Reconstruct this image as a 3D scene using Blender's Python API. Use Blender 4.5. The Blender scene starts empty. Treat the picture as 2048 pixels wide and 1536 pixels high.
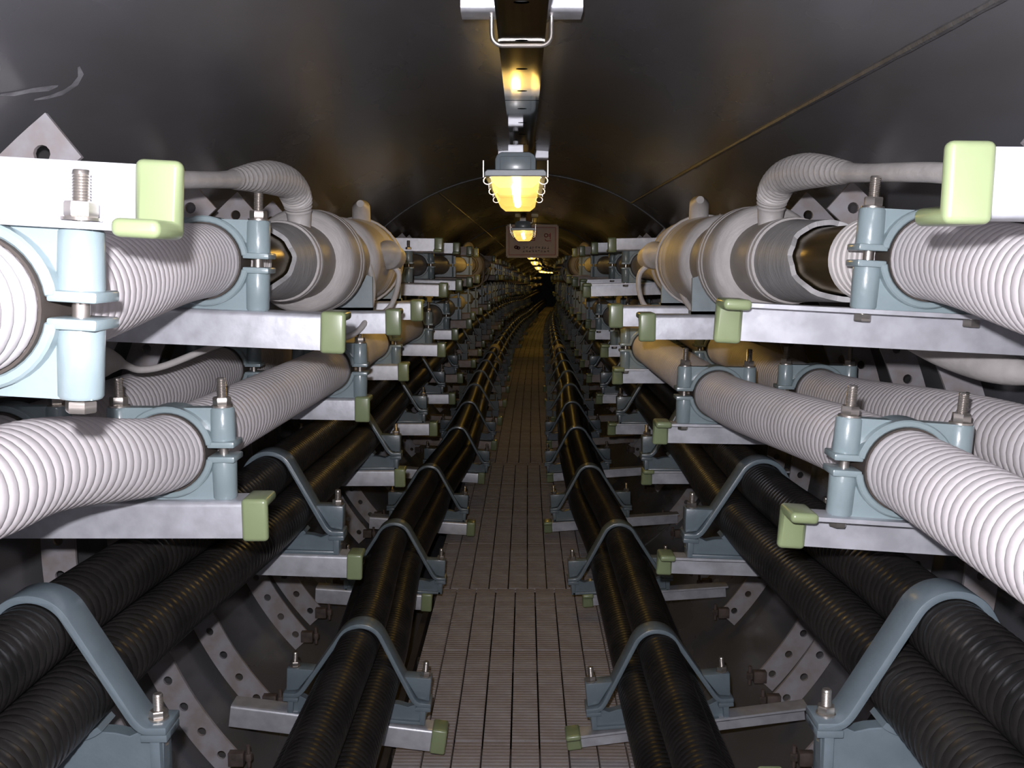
import bpy, bmesh, math, random
from mathutils import Vector, Matrix
random.seed(7)
PI = math.pi
scn = bpy.context.scene
COL = scn.collection

# ------------------------------------------------------------------ camera, world, flash, exposure
EYE = 1.5                                   # camera height above the walkway
cam_d = bpy.data.cameras.new('camera')
cam_d.sensor_width = 36.0
cam_d.lens = 2000.0 / 2048.0 * 36.0
cam_d.clip_start = 0.02
cam = bpy.data.objects.new('camera', cam_d)
cam.location = (0, 0, EYE)
cam.rotation_euler = (math.radians(90 - 7.21), 0, 0)
COL.objects.link(cam)
scn.camera = cam
w = bpy.data.worlds.new('world')
scn.world = w
w.use_nodes = True
w.node_tree.nodes['Background'].inputs[0].default_value = (0.8, 0.85, 1, 1)
w.node_tree.nodes['Background'].inputs[1].default_value = 0.0012
fl = bpy.data.lights.new('camera_flash', 'POINT')
fl.energy = 158
fl.color = (0.96, 0.94, 1.0)
fl.shadow_soft_size = 0.014
flo = bpy.data.objects.new('camera_flash', fl)
flo.location = (-0.035, 0.02, EYE + 0.075)
COL.objects.link(flo)
scn.view_settings.view_transform = 'Standard'
scn.view_settings.look = 'None'
scn.view_settings.exposure = 0.0
scn.view_settings.gamma = 1.0
scn.view_settings.use_curve_mapping = False
LAMP = 32.0

# ------------------------------------------------------------------ tunnel centre line (it curves gently right and down)
def cx(y): return 0.00065 * y * y + 0.008 * y if y > 0 else 0.008 * y
def cz(y):
    if y <= 0: return 0.0
    if y <= 30: return -0.00066 * y * y
    t = min(y - 30, 6.0)                     # the fall eases off far down the tunnel
    return -0.594 - 0.0396 * t + 0.00195 * t * t - 0.0162 * max(0.0, y - 36)
def W(x, y, z): return Vector((x + cx(y), y, z + EYE + cz(y)))
RT, ZC = 1.19, -0.70                        # tunnel radius, height of its axis relative to the eye
YEND = 52.0

# ------------------------------------------------------------------ materials
def mat(name, col, rough=0.5, metal=0.0, scale=0, amt=0.25, col2=None, bump=0.0, bscale=None, coat=0.0, stretch=None, spec=None, detail=4, rvar=0.0):
    m = bpy.data.materials.new(name)
    m.use_nodes = True
    nt = m.node_tree
    b = nt.nodes['Principled BSDF']
    b.inputs['Base Color'].default_value = (*col, 1)
    b.inputs['Roughness'].default_value = rough
    b.inputs['Metallic'].default_value = metal
    if coat: b.inputs['Coat Weight'].default_value = coat; b.inputs['Coat Roughness'].default_value = 0.15
    if spec is not None: b.inputs['Specular IOR Level'].default_value = spec
    if scale or bump:
        tc = nt.nodes.new('ShaderNodeTexCoord')
        mp = nt.nodes.new('ShaderNodeMapping')
        if stretch: mp.inputs['Scale'].default_value = stretch
        nt.links.new(tc.outputs['Object'], mp.inputs[0])
    if scale:
        n = nt.nodes.new('ShaderNodeTexNoise')
        n.inputs['Scale'].default_value = scale
        n.inputs['Detail'].default_value = detail
        nt.links.new(mp.outputs[0], n.inputs['Vector'])
        r = nt.nodes.new('ShaderNodeValToRGB')
        c2 = col2 or tuple(max(0, c * (1 - amt)) for c in col)
        r.color_ramp.elements[0].position = 0.35
        r.color_ramp.elements[1].position = 0.65
        r.color_ramp.elements[0].color = (*c2, 1)
        r.color_ramp.elements[1].color = (*col, 1)
        nt.links.new(n.outputs['Fac'], r.inputs[0])
        nt.links.new(r.outputs[0], b.inputs['Base Color'])
        if rvar:
            mr = nt.nodes.new('ShaderNodeMapRange')
            mr.inputs['To Min'].default_value = rough - rvar
            mr.inputs['To Max'].default_value = rough + rvar
            nt.links.new(n.outputs['Fac'], mr.inputs['Value'])
            nt.links.new(mr.outputs[0], b.inputs['Roughness'])
    if bump:
        n2 = nt.nodes.new('ShaderNodeTexNoise')
        n2.inputs['Scale'].default_value = bscale or 60
        n2.inputs['Detail'].default_value = 3
        nt.links.new(mp.outputs[0], n2.inputs['Vector'])
        bp = nt.nodes.new('ShaderNodeBump')
        bp.inputs['Strength'].default_value = bump
        bp.inputs['Distance'].default_value = 0.004
        nt.links.new(n2.outputs['Fac'], bp.inputs['Height'])
        nt.links.new(bp.outputs[0], b.inputs['Normal'])
    return m

M = {}
M['wall'] = mat('dark grey tunnel paint', (0.130, 0.132, 0.148), 0.27, 0.0, 3.0, 0.30, col2=(0.105, 0.101, 0.102), bump=0.05, bscale=40, spec=0.55, rvar=0.05, stretch=(1, .35, 1))
M['weld'] = mat('painted weld bead', (0.10, 0.098, 0.10), 0.45, 0.0, 30, 0.3, bump=0.5, bscale=120)
M['cable'] = mat('pale grey cable jacket', (0.60, 0.565, 0.575), 0.50, 0.0, 5, 0.14, bump=0.12, bscale=90)
M['black'] = mat('black cable jacket', (0.010, 0.0095, 0.0095), 0.34, 0.0, 9, 0.5, col2=(0.020, 0.018, 0.017), bump=0.10, bscale=70, spec=0.35)
M['clamp'] = mat('blue grey clamp paint', (0.25, 0.315, 0.335), 0.30, 0.0, 14, 0.08, bump=0.10, bscale=110, coat=0.35)
M['strap'] = mat('blue grey strap paint', (0.145, 0.185, 0.212), 0.34, 0.0, 20, 0.12, bump=0.08, bscale=140, coat=0.2)
M['galv'] = mat('galvanised steel', (0.62, 0.63, 0.68), 0.40, 0.5, 26, 0.20, bump=0.06, bscale=80, rvar=0.06)
M['galv_far_dim'] = mat('dusty galvanised steel dimmed for distance', (0.33, 0.30, 0.29), 0.5, 0.4, 14, 0.3, col2=(0.24, 0.18, 0.15), bump=0.06, bscale=80)  # rust and dust, plus the far tunnel's dimness darkened into the colour
M['bar'] = mat('dull galvanised bar', (0.36, 0.35, 0.375), 0.55, 0.12, 20, 0.25, col2=(0.30, 0.26, 0.25), bump=0.08)
M['cap'] = mat('pale green plastic cap', (0.235, 0.285, 0.150), 0.30, 0.0, 6, 0.12, coat=0.2)
M['bolt'] = mat('stainless bolt', (0.56, 0.52, 0.48), 0.28, 0.9)
M['dark'] = mat('dark hole', (0.01, 0.01, 0.01), 0.8)
M['liner'] = mat('rubber liner', (0.05, 0.04, 0.034), 0.7)
M['tape'] = mat('grey taped joint', (0.58, 0.545, 0.53), 0.55, 0.0, 18, 0.18, bump=0.25, bscale=60, stretch=(1, 6, 1))
M['tape2'] = mat('dusty brown joint casing', (0.40, 0.36, 0.32), 0.50, 0.0, 12, 0.15, bump=0.1)
M['sleeve'] = mat('grey tape sleeve', (0.42, 0.415, 0.42), 0.52, 0.0, 10, 0.22, bump=0.35, bscale=30, stretch=(1, 5, 1))
M['bronze'] = mat('bare bronze sheath', (0.21, 0.155, 0.08), 0.28, 0.85, 8, 0.3)
M['lead'] = mat('grey bonding lead', (0.52, 0.49, 0.475), 0.5, 0.0, 20, 0.15, bump=0.25, bscale=80)
M['saddle'] = mat('grey painted saddle', (0.26, 0.31, 0.33), 0.5, 0.0, 30, 0.12)
M['rail'] = mat('polished rail steel', (0.42, 0.41, 0.40), 0.07, 1.0, 6, 0.2)
M['housing'] = mat('grey lamp housing', (0.27, 0.32, 0.35), 0.28, 0.0, 10, 0.1, coat=0.3)
M['grate'] = mat('weathered grating', (0.37, 0.345, 0.35), 0.6, 0.0, 8, 0.3, col2=(0.28, 0.235, 0.22), bump=0.2)
M['joist'] = mat('dark joist steel', (0.05, 0.04, 0.035), 0.7, 0.0, 10, 0.4)
M['rust'] = mat('rusty bracket', (0.12, 0.09, 0.08), 0.7, 0.1, 30, 0.5, bump=0.3)
M['sign'] = mat('sign board', (0.72, 0.60, 0.56), 0.55, 0.0, 12, 0.1)
M['signframe'] = mat('sign rim', (0.75, 0.65, 0.6), 0.5)
M['red'] = mat('red print', (0.42, 0.03, 0.03), 0.5)
M['ink'] = mat('black print', (0.03, 0.025, 0.04), 0.5)
M['chalk'] = mat('white scuff', (0.30, 0.30, 0.32), 0.7, 0.0, 40, 0.5)
def lamp_mats():
    g = bpy.data.materials.new('clear lamp cover'); g.use_nodes = True
    nt = g.node_tree; out = nt.nodes['Material Output']
    b = nt.nodes['Principled BSDF']
    b.inputs['Base Color'].default_value = (0.75, 0.72, 0.6, 1); b.inputs['Roughness'].default_value = 0.2
    b.inputs['Emission Color'].default_value = (1.0, 0.66, 0.16, 1); b.inputs['Emission Strength'].default_value = 0.9
    tr = nt.nodes.new('ShaderNodeBsdfTransparent'); tr.inputs[0].default_value = (1, 0.93, 0.75, 1)
    mx = nt.nodes.new('ShaderNodeMixShader'); mx.inputs[0].default_value = 0.42
    nt.links.new(tr.outputs[0], mx.inputs[1]); nt.links.new(b.outputs[0], mx.inputs[2]); nt.links.new(mx.outputs[0], out.inputs[0])
    M['glow'] = g
    t = bpy.data.materials.new('lit tube'); t.use_nodes = True
    b = t.node_tree.nodes['Principled BSDF']
    b.inputs['Emission Color'].default_value = (1.0, 0.64, 0.16, 1); b.inputs['Emission Strength'].default_value = LAMP
    M['tube'] = t
lamp_mats()
# ------------------------------------------------------------------ mesh builder
class MB:
    def __init__(s): s.v = []; s.f = []
    def add(s, v, f):
        o = len(s.v); s.v += [tuple(p) for p in v]; s.f += [tuple(i + o for i in q) for q in f]
    def bm(s, bm):
        bm.verts.index_update()
        s.add([v.co[:] for v in bm.verts], [[v.index for v in f.verts] for f in bm.faces]); bm.free()
    def mesh(s, name, m, ang=35):
        me = bpy.data.meshes.new(name)
        me.from_pydata(s.v, [], s.f)
        me.materials.append(M[m])
        me.polygons.foreach_set('use_smooth', [True] * len(me.polygons))
        me.update()
        me.set_sharp_from_angle(angle=math.radians(ang))
        return me
    def prism(s, poly, y0, y1, bev=0.0, seg=2):
        """polygon in x,z extruded along y"""
        bm = bmesh.new()
        a = [bm.verts.new((p[0], y0, p[1])) for p in poly]
        b = [bm.verts.new((p[0], y1, p[1])) for p in poly]
        n = len(poly)
        bm.faces.new(a); bm.faces.new(b[::-1])
        for i in range(n): bm.faces.new((a[i], b[i], b[(i + 1) % n], a[(i + 1) % n]))
        bmesh.ops.recalc_face_normals(bm, faces=bm.faces)
        if bev:
            bm.normal_update()
            ed = [e for e in bm.edges if len(e.link_faces) == 2 and e.calc_face_angle(0) > 0.5 and e.is_convex]
            bmesh.ops.bevel(bm, geom=ed, offset=bev, segments=seg, profile=0.5, affect='EDGES', clamp_overlap=True)
        s.bm(bm); return s
    def prismx(s, poly, x0, x1, bev=0.0, seg=2):
        """polygon in y,z extruded along x"""
        t = MB(); t.prism(poly, x0, x1, bev, seg)
        bm = bmesh.new()
        vs = [bm.verts.new((p[1], p[0], p[2])) for p in t.v]
        for f in t.f:
            try: bm.faces.new([vs[i] for i in f])
            except ValueError: pass
        bmesh.ops.recalc_face_normals(bm, faces=bm.faces)
        s.bm(bm); return s
    def box(s, x0, x1, y0, y1, z0, z1, bev=0.0):
        return s.prism([(x0, z0), (x1, z0), (x1, z1), (x0, z1)], y0, y1, bev)
    def lathe(s, prof, c=(0, 0, 0), axis='z', seg=16, close=True):
        """prof: (h, r) along axis"""
        v = []; f = []
        for h, r in prof:
            for k in range(seg):
                a = 2 * PI * k / seg
                p = (r * math.cos(a), r * math.sin(a))
                q = (p[0], p[1], h) if axis == 'z' else ((p[0], h, -p[1]) if axis == 'y' else (h, p[0], p[1]))
                v.append((q[0] + c[0], q[1] + c[1], q[2] + c[2]))
        for i in range(len(prof) - 1):
            for k in range(seg):
                k2 = (k + 1) % seg
                f.append((i * seg + k, i * seg + k2, (i + 1) * seg + k2, (i + 1) * seg + k))
        if close:
            f.append(tuple(range(seg - 1, -1, -1)))
            f.append(tuple((len(prof) - 1) * seg + k for k in range(seg)))
        s.add(v, f); return s
    def sweep(s, pts, rad, seg=12):
        """round tube along points; rad number or list"""
        P = [Vector(p) for p in pts]; n = len(P)
        R = rad if isinstance(rad, (list, tuple)) else [rad] * n
        T = [(P[min(i + 1, n - 1)] - P[max(i - 1, 0)]).normalized() for i in range(n)]
        up = Vector((0, 0, 1)) if abs(T[0].z) < 0.9 else Vector((1, 0, 0))
        u = (up - T[0] * up.dot(T[0])).normalized()
        v = []; f = []
        for i in range(n):
            u = (u - T[i] * u.dot(T[i])).normalized(); b = T[i].cross(u)
            for k in range(seg):
                a = 2 * PI * k / seg
                v.append(P[i] + (u * math.cos(a) + b * math.sin(a)) * R[i])
        for i in range(n - 1):
            for k in range(seg):
                k2 = (k + 1) % seg
                f.append((i * seg + k, i * seg + k2, (i + 1) * seg + k2, (i + 1) * seg + k))
        f.append(tuple(range(seg - 1, -1, -1))); f.append(tuple((n - 1) * seg + k for k in range(seg)))
        s.add(v, f); return s

def smooth_path(pts, n=8):
    """Catmull-Rom through points (any dimension tuples)"""
    out = []
    P = [pts[0]] + list(pts) + [pts[-1]]
    for i in range(1, len(P) - 2):
        p0, p1, p2, p3 = P[i - 1], P[i], P[i + 1], P[i + 2]
        for k in range(n):
            t = k / n
            out.append(tuple(0.5 * ((2 * b) + (c - a) * t + (2 * a - 5 * b + 4 * c - d) * t * t + (-a + 3 * b - 3 * c + d) * t ** 3)
                             for a, b, c, d in zip(p0, p1, p2, p3)))
    out.append(tuple(pts[-1]))
    return out

def link(name, data, parent=None):
    o = bpy.data.objects.new(name, data); COL.objects.link(o)
    if parent: o.parent = parent
    return o
def tag(o, label, cat, group=None):
    o['label'] = label; o['category'] = cat
    if group: o['group'] = group
    return o
def struct(name, me, label=None, parent=None):
    o = link(name, me, parent)
    if not parent:
        o['kind'] = 'structure'; o['label'] = label; o['category'] = name.split('_')[0]
    return o
def build(name, kit, loc, rot=(0, 0, 0), label='', cat='', group=None):
    """an Empty with parts; kit = [(part name, mesh, [sub-parts (name, mesh)])]"""
    r = link(name, None)
    r.empty_display_size = 0.05
    r.location = loc; r.rotation_euler = rot
    tag(r, label, cat, group)
    for pn, me, subs in kit:
        p = link(pn, me, r)
        for sn, sm in subs: link(sn, sm, p)
    return r

ORD = ['nearest', 'second', 'third', 'fourth', 'fifth', 'sixth', 'seventh', 'eighth', 'ninth', 'tenth', 'eleventh', 'twelfth', 'thirteenth',
       'fourteenth', 'fifteenth', 'sixteenth', 'seventeenth', 'eighteenth', 'nineteenth', 'twentieth', 'twenty-first', 'twenty-second',
       'twenty-third', 'twenty-fourth', 'twenty-fifth', 'twenty-sixth', 'twenty-seventh', 'twenty-eighth', 'twenty-ninth', 'thirtieth',
       'thirty-first', 'thirty-second', 'thirty-third']
SIDE = {-1: 'left', 1: 'right'}
def lerp(tab, y):
    if y <= tab[0][0]: return tab[0][1:]
    for a, b in zip(tab, tab[1:]):
        if y <= b[0]:
            t = (y - a[0]) / (b[0] - a[0]); t = t * t * (3 - 2 * t)
            return tuple(p + (q - p) * t for p, q in zip(a[1:], b[1:]))
    return tab[-1][1:]

# ------------------------------------------------------------------ the shell: ceiling and two walls of steel pipe
def shell(a0, a1, na, m):
    """arc a0..a1 in degrees from straight up, positive to the right"""
    mb = MB(); ys = [-3.0 + 0.5 * i for i in range(int((YEND + 3) / 0.5) + 1)]
    v = []; f = []
    for R in (RT, RT + 0.02):
        for y in ys:
            for k in range(na + 1):
                a = math.radians(a0 + (a1 - a0) * k / na)
                v.append(W(R * math.sin(a), y, ZC + R * math.cos(a)))
    n1 = na + 1; off = len(ys) * n1
    for i in range(len(ys) - 1):
        for k in range(na):
            q = (i * n1 + k, i * n1 + k + 1, (i + 1) * n1 + k + 1, (i + 1) * n1 + k)
            f.append(q); f.append(tuple(off + j for j in q[::-1]))
    mb.add(v, f)
    return mb.mesh('shell', m)
struct('ceiling', shell(-48, 48, 40, 'wall'), 'dark grey curved steel crown of the tunnel overhead')
struct('wall_left', shell(-180, -48, 44, 'wall'), 'dark curved steel tunnel wall on the left behind the cables')
struct('wall_right', shell(48, 180, 44, 'wall'), 'dark curved steel tunnel wall on the right behind the cables')

def seam(a, y0, y1, r):
    mb = MB(); a = math.radians(a); n = int((y1 - y0) / 0.06)
    pts = []; rr = []
    for i in range(n + 1):
        y = y0 + (y1 - y0) * i / n
        pts.append(W(RT * math.sin(a), y, ZC + RT * math.cos(a))); rr.append(r * random.uniform(0.85, 1.15))
    return mb.sweep(pts, rr, 8).mesh('seam', 'weld')
struct('trim_1', seam(30.5, -2, 5.7, 0.007), 'long weld seam running along the crown to the right of the lamps')
struct('trim_2', seam(-24, 5.7, 17.7, 0.006), 'weld seam of the second pipe length on the left of the crown')
def ringweld(y):
    pts = [W((RT - 0.001) * math.sin(math.radians(a)), y, ZC + (RT - 0.001) * math.cos(math.radians(a))) for a in range(-150, 151, 3)]
    return MB().sweep(pts, 0.006, 6).mesh('ring_weld', 'weld')
for i, y in enumerate((5.7, 11.7, 17.7, 23.7, 29.7)):
    struct('trim_%d' % (i + 3), ringweld(y), ORD[i] + ' circular weld ring around the tunnel lining')

def scuff(pts, wd):
    mb = MB(); v = []
    for i, (a, y) in enumerate(pts):
        a0, a1 = pts[max(i - 1, 0)], pts[min(i + 1, len(pts) - 1)]
        ta, ty = math.radians(a1[0] - a0[0]) * RT, a1[1] - a0[1]; L = math.hypot(ta, ty)
        hw = wd * random.uniform(.6, 1) * math.sin(PI * (i + .6) / (len(pts) + .2))
        for e in (-1, 1):
            aa = math.radians(a) + e * hw * (-ty / L) / RT; yy = y + e * hw * ta / L
            v.append(W((RT - .0012) * math.sin(aa), yy, ZC + (RT - .0012) * math.cos(aa)))
    mb.add(v, [(2 * i, 2 * i + 1, 2 * i + 3, 2 * i + 2) for i in range(len(pts) - 1)])
    return mb.mesh('scuff_mark', 'chalk')
ceil = bpy.data.objects['ceiling']
for pts in ([(-38.5, 1.46), (-38.0, 1.49), (-37.3, 1.515), (-36.6, 1.55), (-36.2, 1.56)], [(-34.0, 1.55), (-34.6, 1.58), (-35.6, 1.595), (-36.6, 1.59), (-37.4, 1.57), (-38.0, 1.545)]):
    link('scuff_mark', scuff(pts, .009), ceil)

# ------------------------------------------------------------------ walkway: grating strips on joists
fl_mb = MB()
for i in range(0, 70):
    y = 0.0 + 0.74 * i
    c = W(0, y, 0)
    fl_mb.box(c.x - 0.42, c.x + 0.42, y - 0.02, y + 0.02, cz(y) - 0.075, cz(y) - 0.03)
for s in (-1, 1):
    pts = [(y, s) for y in [0.5 * i - 1 for i in range(106)]]
    for (ya, _), (yb, _) in zip(pts, pts[1:]):
        xa, xb = cx(ya) + s * 0.415, cx(yb) + s * 0.415
        za, zb = cz(ya), cz(yb)
        v = []
        for (x, y, z) in ((xa, ya, za), (xb, yb, zb)):
            v += [(x - 0.012, y, z - 0.075), (x + 0.012, y, z - 0.075), (x + 0.012, y, z - 0.004), (x - 0.012, y, z - 0.004)]
        fl_mb.add(v, [(0, 1, 5, 4), (1, 2, 6, 5), (2, 3, 7, 6), (3, 0, 4, 7), (3, 2, 1, 0), (4, 5, 6, 7)])
floor = struct('floor', fl_mb.mesh('floor_joists', 'joist'), 'narrow walkway of ribbed grating strips between the cable racks')
def strip_mesh(wd, ln, bars, name):
    mb = MB()
    for sx in (-1, 0, 1):
        x = sx * (wd / 2 - 0.004)
        mb.box(x - 0.003, x + 0.003, 0, ln, -0.028, -0.003)
    p = ln / bars
    for i in range(bars):
        mb.box(-wd / 2, wd / 2, i * p + p * 0.16, i * p + p * 0.80, -0.012, 0.0)
    mb.box(-wd / 2, wd / 2, 0, ln, -0.022, -0.016)
    return mb.mesh(name, 'grate')
COLW = 0.0895
S_NEAR = strip_mesh(COLW - 0.006, 0.734, 36, 'grating_strip')
S_MID = strip_mesh(COLW - 0.006, 0.734, 18, 'grating_strip_far')
for i in range(0, 22):
    y = 0.76 + 0.742 * i
    off = 0.012 if i < 5 else (-0.022 if i < 9 else 0.0)
    for k in range(9):
        o = link('grating_strip', S_NEAR if i < 7 else S_MID, floor)
        o.location = (cx(y) + (k - 4) * COLW + off, y, cz(y) - 0.003 + random.uniform(-0.001, 0.001))
        o.rotation_euler = (math.atan2(cz(y + .74) - cz(y), 0.74), 0, -math.atan2(cx(y + .74) - cx(y), 0.74))
far_mb = MB()
y = 0.76 + 0.742 * 22
while y < YEND:
    for k in range(9):
        x0 = (k - 4) * COLW
        far_mb.add([W(x0 - .042, y, -EYE - .003), W(x0 + .042, y, -EYE - .003), W(x0 + .042, y + .73, -EYE - .003), W(x0 - .042, y + .73, -EYE - .003)], [(0, 1, 2, 3)])
    y += 0.742
fo = link('far_grating', far_mb.mesh('far_grating', 'grate'), floor); fo['kind'] = 'stuff'

# ------------------------------------------------------------------ cable runs (y, x, z relative to the tunnel line and the eye)
RUN = {
 ('top', -1): [(-.6, -.50, -.09), (.3, -.505, -.06), (.97, -.517, -.044), (1.85, -.575, -.004), (2.4, -.56, -.005), (3.5, -.56, -.005), (4.1, -.60, -.02),
               (5.25, -.69, -.023), (6.45, -.69, -.02), (7.65, -.64, -.02), (9.4, -.57, -.01), (11.4, -.57, -.01), (13, -.66, -.02), (16, -.62, -.02), (20, -.67, -.02), (53, -.64, -.02)],
 ('top', 1): [(-.6, .58, -.08), (.3, .60, -.06), (.98, .625, -.042), (1.66, .662, .0), (1.93, .597, -.003), (2.4, .585, -.005), (3.5, .575, -.005), (4.1, .585, -.02),
              (5.25, .625, -.025), (6.45, .655, -.02), (7.65, .61, -.02), (9.4, .57, -.01), (11.4, .57, -.01), (13, .66, -.02), (16, .62, -.02), (20, .67, -.02), (53, .64, -.02)],
 ('inner', -1): [(-.6, -.66, -.20), (.6, -.66, -.225), (1.25, -.648, -.275), (1.75, -.62, -.337), (3.0, -.58, -.325), (4.15, -.62, -.34), (5.3, -.59, -.34), (8, -.60, -.345), (53, -.60, -.345)],
 ('inner', 1): [(-.6, .62, -.36), (.6, .62, -.35), (1.62, .625, -.34), (2.86, .56, -.383), (4.1, .515, -.355), (5.3, .57, -.35), (8, .58, -.345), (53, .58, -.345)],
 ('outer', -1): [(-.6, -.89, -.33), (1.75, -.91, -.335), (3.0, -.90, -.325), (4.15, -.87, -.335), (6, -.86, -.34), (53, -.86, -.34)],
 ('outer', 1): [(-.6, .86, -.30), (1.62, .86, -.315), (2.86, .85, -.378), (4.1, .82, -.36), (6, .84, -.345), (53, .84, -.345)],
 ('third', -1): [(-.6, -.82, -.73), (1.6, -.812, -.73), (2.85, -.732, -.726), (4.05, -.715, -.733), (6, -.73, -.728), (53, -.73, -.728)],
 ('third', 1): [(-.6, .715, -.72), (1.6, .715, -.722), (2.85, .69, -.748), (4.05, .705, -.738), (6, .71, -.733), (53, .71, -.733)],
 ('low', -1): [(-.6, -.47, -1.238), (2.85, -.4825, -1.240), (4.05, -.535, -1.253), (5.25, -.509, -1.258), (6.45, -.44, -1.243), (7.65, -.44, -1.238), (10, -.47, -1.238), (53, -.45, -1.238)],
 ('low', 1): [(-.6, .42, -1.256), (2.85, .405, -1.256), (4.05, .405, -1.256), (5.25, .36, -1.256), (6.45, .35, -1.243), (7.65, .37, -1.238), (10, .42, -1.238), (53, .42, -1.238)],
}
def at(run, s, y): return lerp(RUN[(run, s)], y)
PITCH = 0.0225
def cable_mesh(run, s, dx, dz, r, m, ribs_to, seg, amp, gap=None):
    mb = MB(); v = []; f = []; rings = []
    y = -0.5; nr = 0
    PH = ((0.0, -1.0), (0.14, -0.15), (0.36, 0.30), (0.64, 0.30), (0.86, -0.15))
    while y < ribs_to:
        for t, a in PH: rings.append((y + t * PITCH, r + a * amp))
        y += PITCH
    while y < YEND:
        rings.append((y, r)); y += 0.12 if y < 14 else 0.4
    segs = []
    if gap: rings = [q for q in rings if not (gap[0] < q[0] < gap[1])]
    for (yy, rr) in rings:
        if run == 'top' and (J0[s] - .1 < yy < J0[s] + 2.05 or 9.35 < yy < 11.4): rr = 0.056
        x, z = at(run, s, yy)
        c = W(x + dx, yy, z + dz)
        for k in range(seg):
            a = 2 * PI * k / seg
            v.append((c.x + rr * math.cos(a), yy, c.z + rr * math.sin(a)))
    for i in range(len(rings) - 1):
        if gap and rings[i][0] <= gap[0] and rings[i + 1][0] >= gap[1]: pass
        for k in range(seg):
            k2 = (k + 1) % seg
            f.append((i * seg + k, (i + 1) * seg + k, (i + 1) * seg + k2, i * seg + k2))
    f.append(tuple(range(seg))); f.append(tuple((len(rings) - 1) * seg + k for k in range(seg - 1, -1, -1)))
    mb.add(v, f)
    return mb.mesh('cable', m, 60)
J0 = {-1: 2.00, 1: 1.80}
RS, RB = 0.066, 0.060
for s in (-1, 1):
    sd = SIDE[s]
    tag(link('power_cable', cable_mesh('top', s, 0, 0, RS, 'cable', 2.0, 32, 0.0022)), 'pale grey ribbed cable of the top tier on the %s, running into the large joint' % sd, 'cable', 'pale ribbed cables')
    tag(link('power_cable', cable_mesh('inner', s, 0, 0, RS, 'cable', 6.0, 32, 0.0024)), 'pale grey ribbed cable of the middle tier on the %s, nearer the walkway' % sd, 'cable', 'pale ribbed cables')
    tag(link('power_cable', cable_mesh('outer', s, 0, 0, RS, 'cable', 5.0, 24, 0.0024)), 'pale grey ribbed cable of the middle tier on the %s, close to the tunnel wall' % sd, 'cable', 'pale ribbed cables')
    for run, tier in (('third', 'third'), ('low', 'lowest')):
        for dx, dz, nm in ((0, 0.1055, 'upper cable of the three'), (-0.061 * s, 0, 'walkway-side cable of the three'), (0.061 * s, 0, 'wall-side cable of the three')):
            tag(link('black_cable', cable_mesh(run, s, dx, dz, RB, 'black', 6.5 if nm[:4] != 'wall' else 4.5, 28 if nm[:4] != 'wall' else 18, 0.0026)),
                'black ribbed cable, %s bundled in the %s tier on the %s' % (nm, tier, sd), 'cable', 'black ribbed cables')

# ------------------------------------------------------------------ fasteners
def hexa(mb, x, z0, z1, r, y=0, rot=0.3):
    pl = []
    v = []; f = []
    c = 0.12 * (z1 - z0)
    for z, rr in ((z0, r * 0.93), (z0 + c, r), (z1 - c, r), (z1, r * 0.93)):
        for k in range(6):
            a = rot + PI * k / 3
            v.append((x + rr * math.cos(a), y + rr * math.sin(a), z))
    for i in range(3):
        for k in range(6):
            f.append((i * 6 + k, i * 6 + (k + 1) % 6, (i + 1) * 6 + (k + 1) % 6, (i + 1) * 6 + k))
    f.append((5, 4, 3, 2, 1, 0)); f.append(tuple(18 + k for k in range(6)))
    mb.add(v, f)
def stud(x, zb, zt, r, zthread, head=None, name='bolt'):
    """shank from zb to zt, thread above zthread, hex head under zb"""
    mb = MB(); prof = [(zb, r), (zthread, r)]
    n = int((zt - zthread - 0.002) / 0.0028)
    for i in range(n):
        z = zthread + 0.0028 * i
        prof += [(z + 0.0006, r * 0.9), (z + 0.0016, r * 1.03)]
    prof += [(zt - 0.001, r * 0.92), (zt, r * 0.8)]
    mb.lathe(prof, (x, 0, 0), 'z', 12)
    if head: hexa(mb, x, zb - head, zb, r * 1.75, rot=0.1)
    return mb.mesh(name, 'bolt')
def nut(x, z, r, h):
    mb = MB(); hexa(mb, x, z + 0.003, z + 0.003 + h, r); return mb.mesh('nut', 'bolt')
def washer(x, z, r):
    return MB().lathe([(z, r), (z + 0.003, r)], (x, 0, 0), 'z', 18).mesh('washer', 'bolt')

# ------------------------------------------------------------------ two-half cable clamp (one cable)
BX = 0.0915
def arcpts(r, a0, a1, n): return [(r * math.cos(math.radians(a0 + (a1 - a0) * i / n)), r * math.sin(math.radians(a0 + (a1 - a0) * i / n))) for i in range(n + 1)]
def half_clamp(up, H, n=18, bev=0.0025):
    mb = MB(); sg = 1 if up else -1
    ri, ro = 0.0695, 0.0815
    rim = arcpts(ro, 9, 171, n) + arcpts(ri, 171, 9, n)
    rim = [(x, z * sg) for x, z in rim]
    mb.prism(rim, -0.030, 0.030, bev if bev else 0, 1)
    web = [(0.108, 0.014), (0.108, H)] + [(-0.108, H), (-0.108, 0.014)] + arcpts(0.074, 169, 11, n)
    web = [(x, z * sg) for x, z in web]
    mb.prism(web, -0.013, 0.013, 0.0)
    for e in (-1, 1):
        lo, hi = 0.014, H
        prof = [(lo, 0.0215), (lo + 0.003, 0.0225), (hi - 0.003, 0.0215), (hi, 0.0195)]
        prof = [(z * sg, r) for z, r in prof]
        mb.lathe(prof if up else prof[::-1], (e * BX, 0, 0), 'z', 20)
        x0, x1 = sorted((e * 0.0705, e * 0.118))
        z0, z1 = sorted((0.0075 * sg, 0.0185 * sg))
        mb.box(x0, x1, -0.029, 0.029, z0, z1, bev)
    bm = bmesh.new()
    return mb.mesh('upper_half' if up else 'lower_half', 'clamp', 40)
UH, LH = 0.077, 0.087
CLAMP_UP, CLAMP_LO = half_clamp(True, UH), half_clamp(False, LH)
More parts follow.
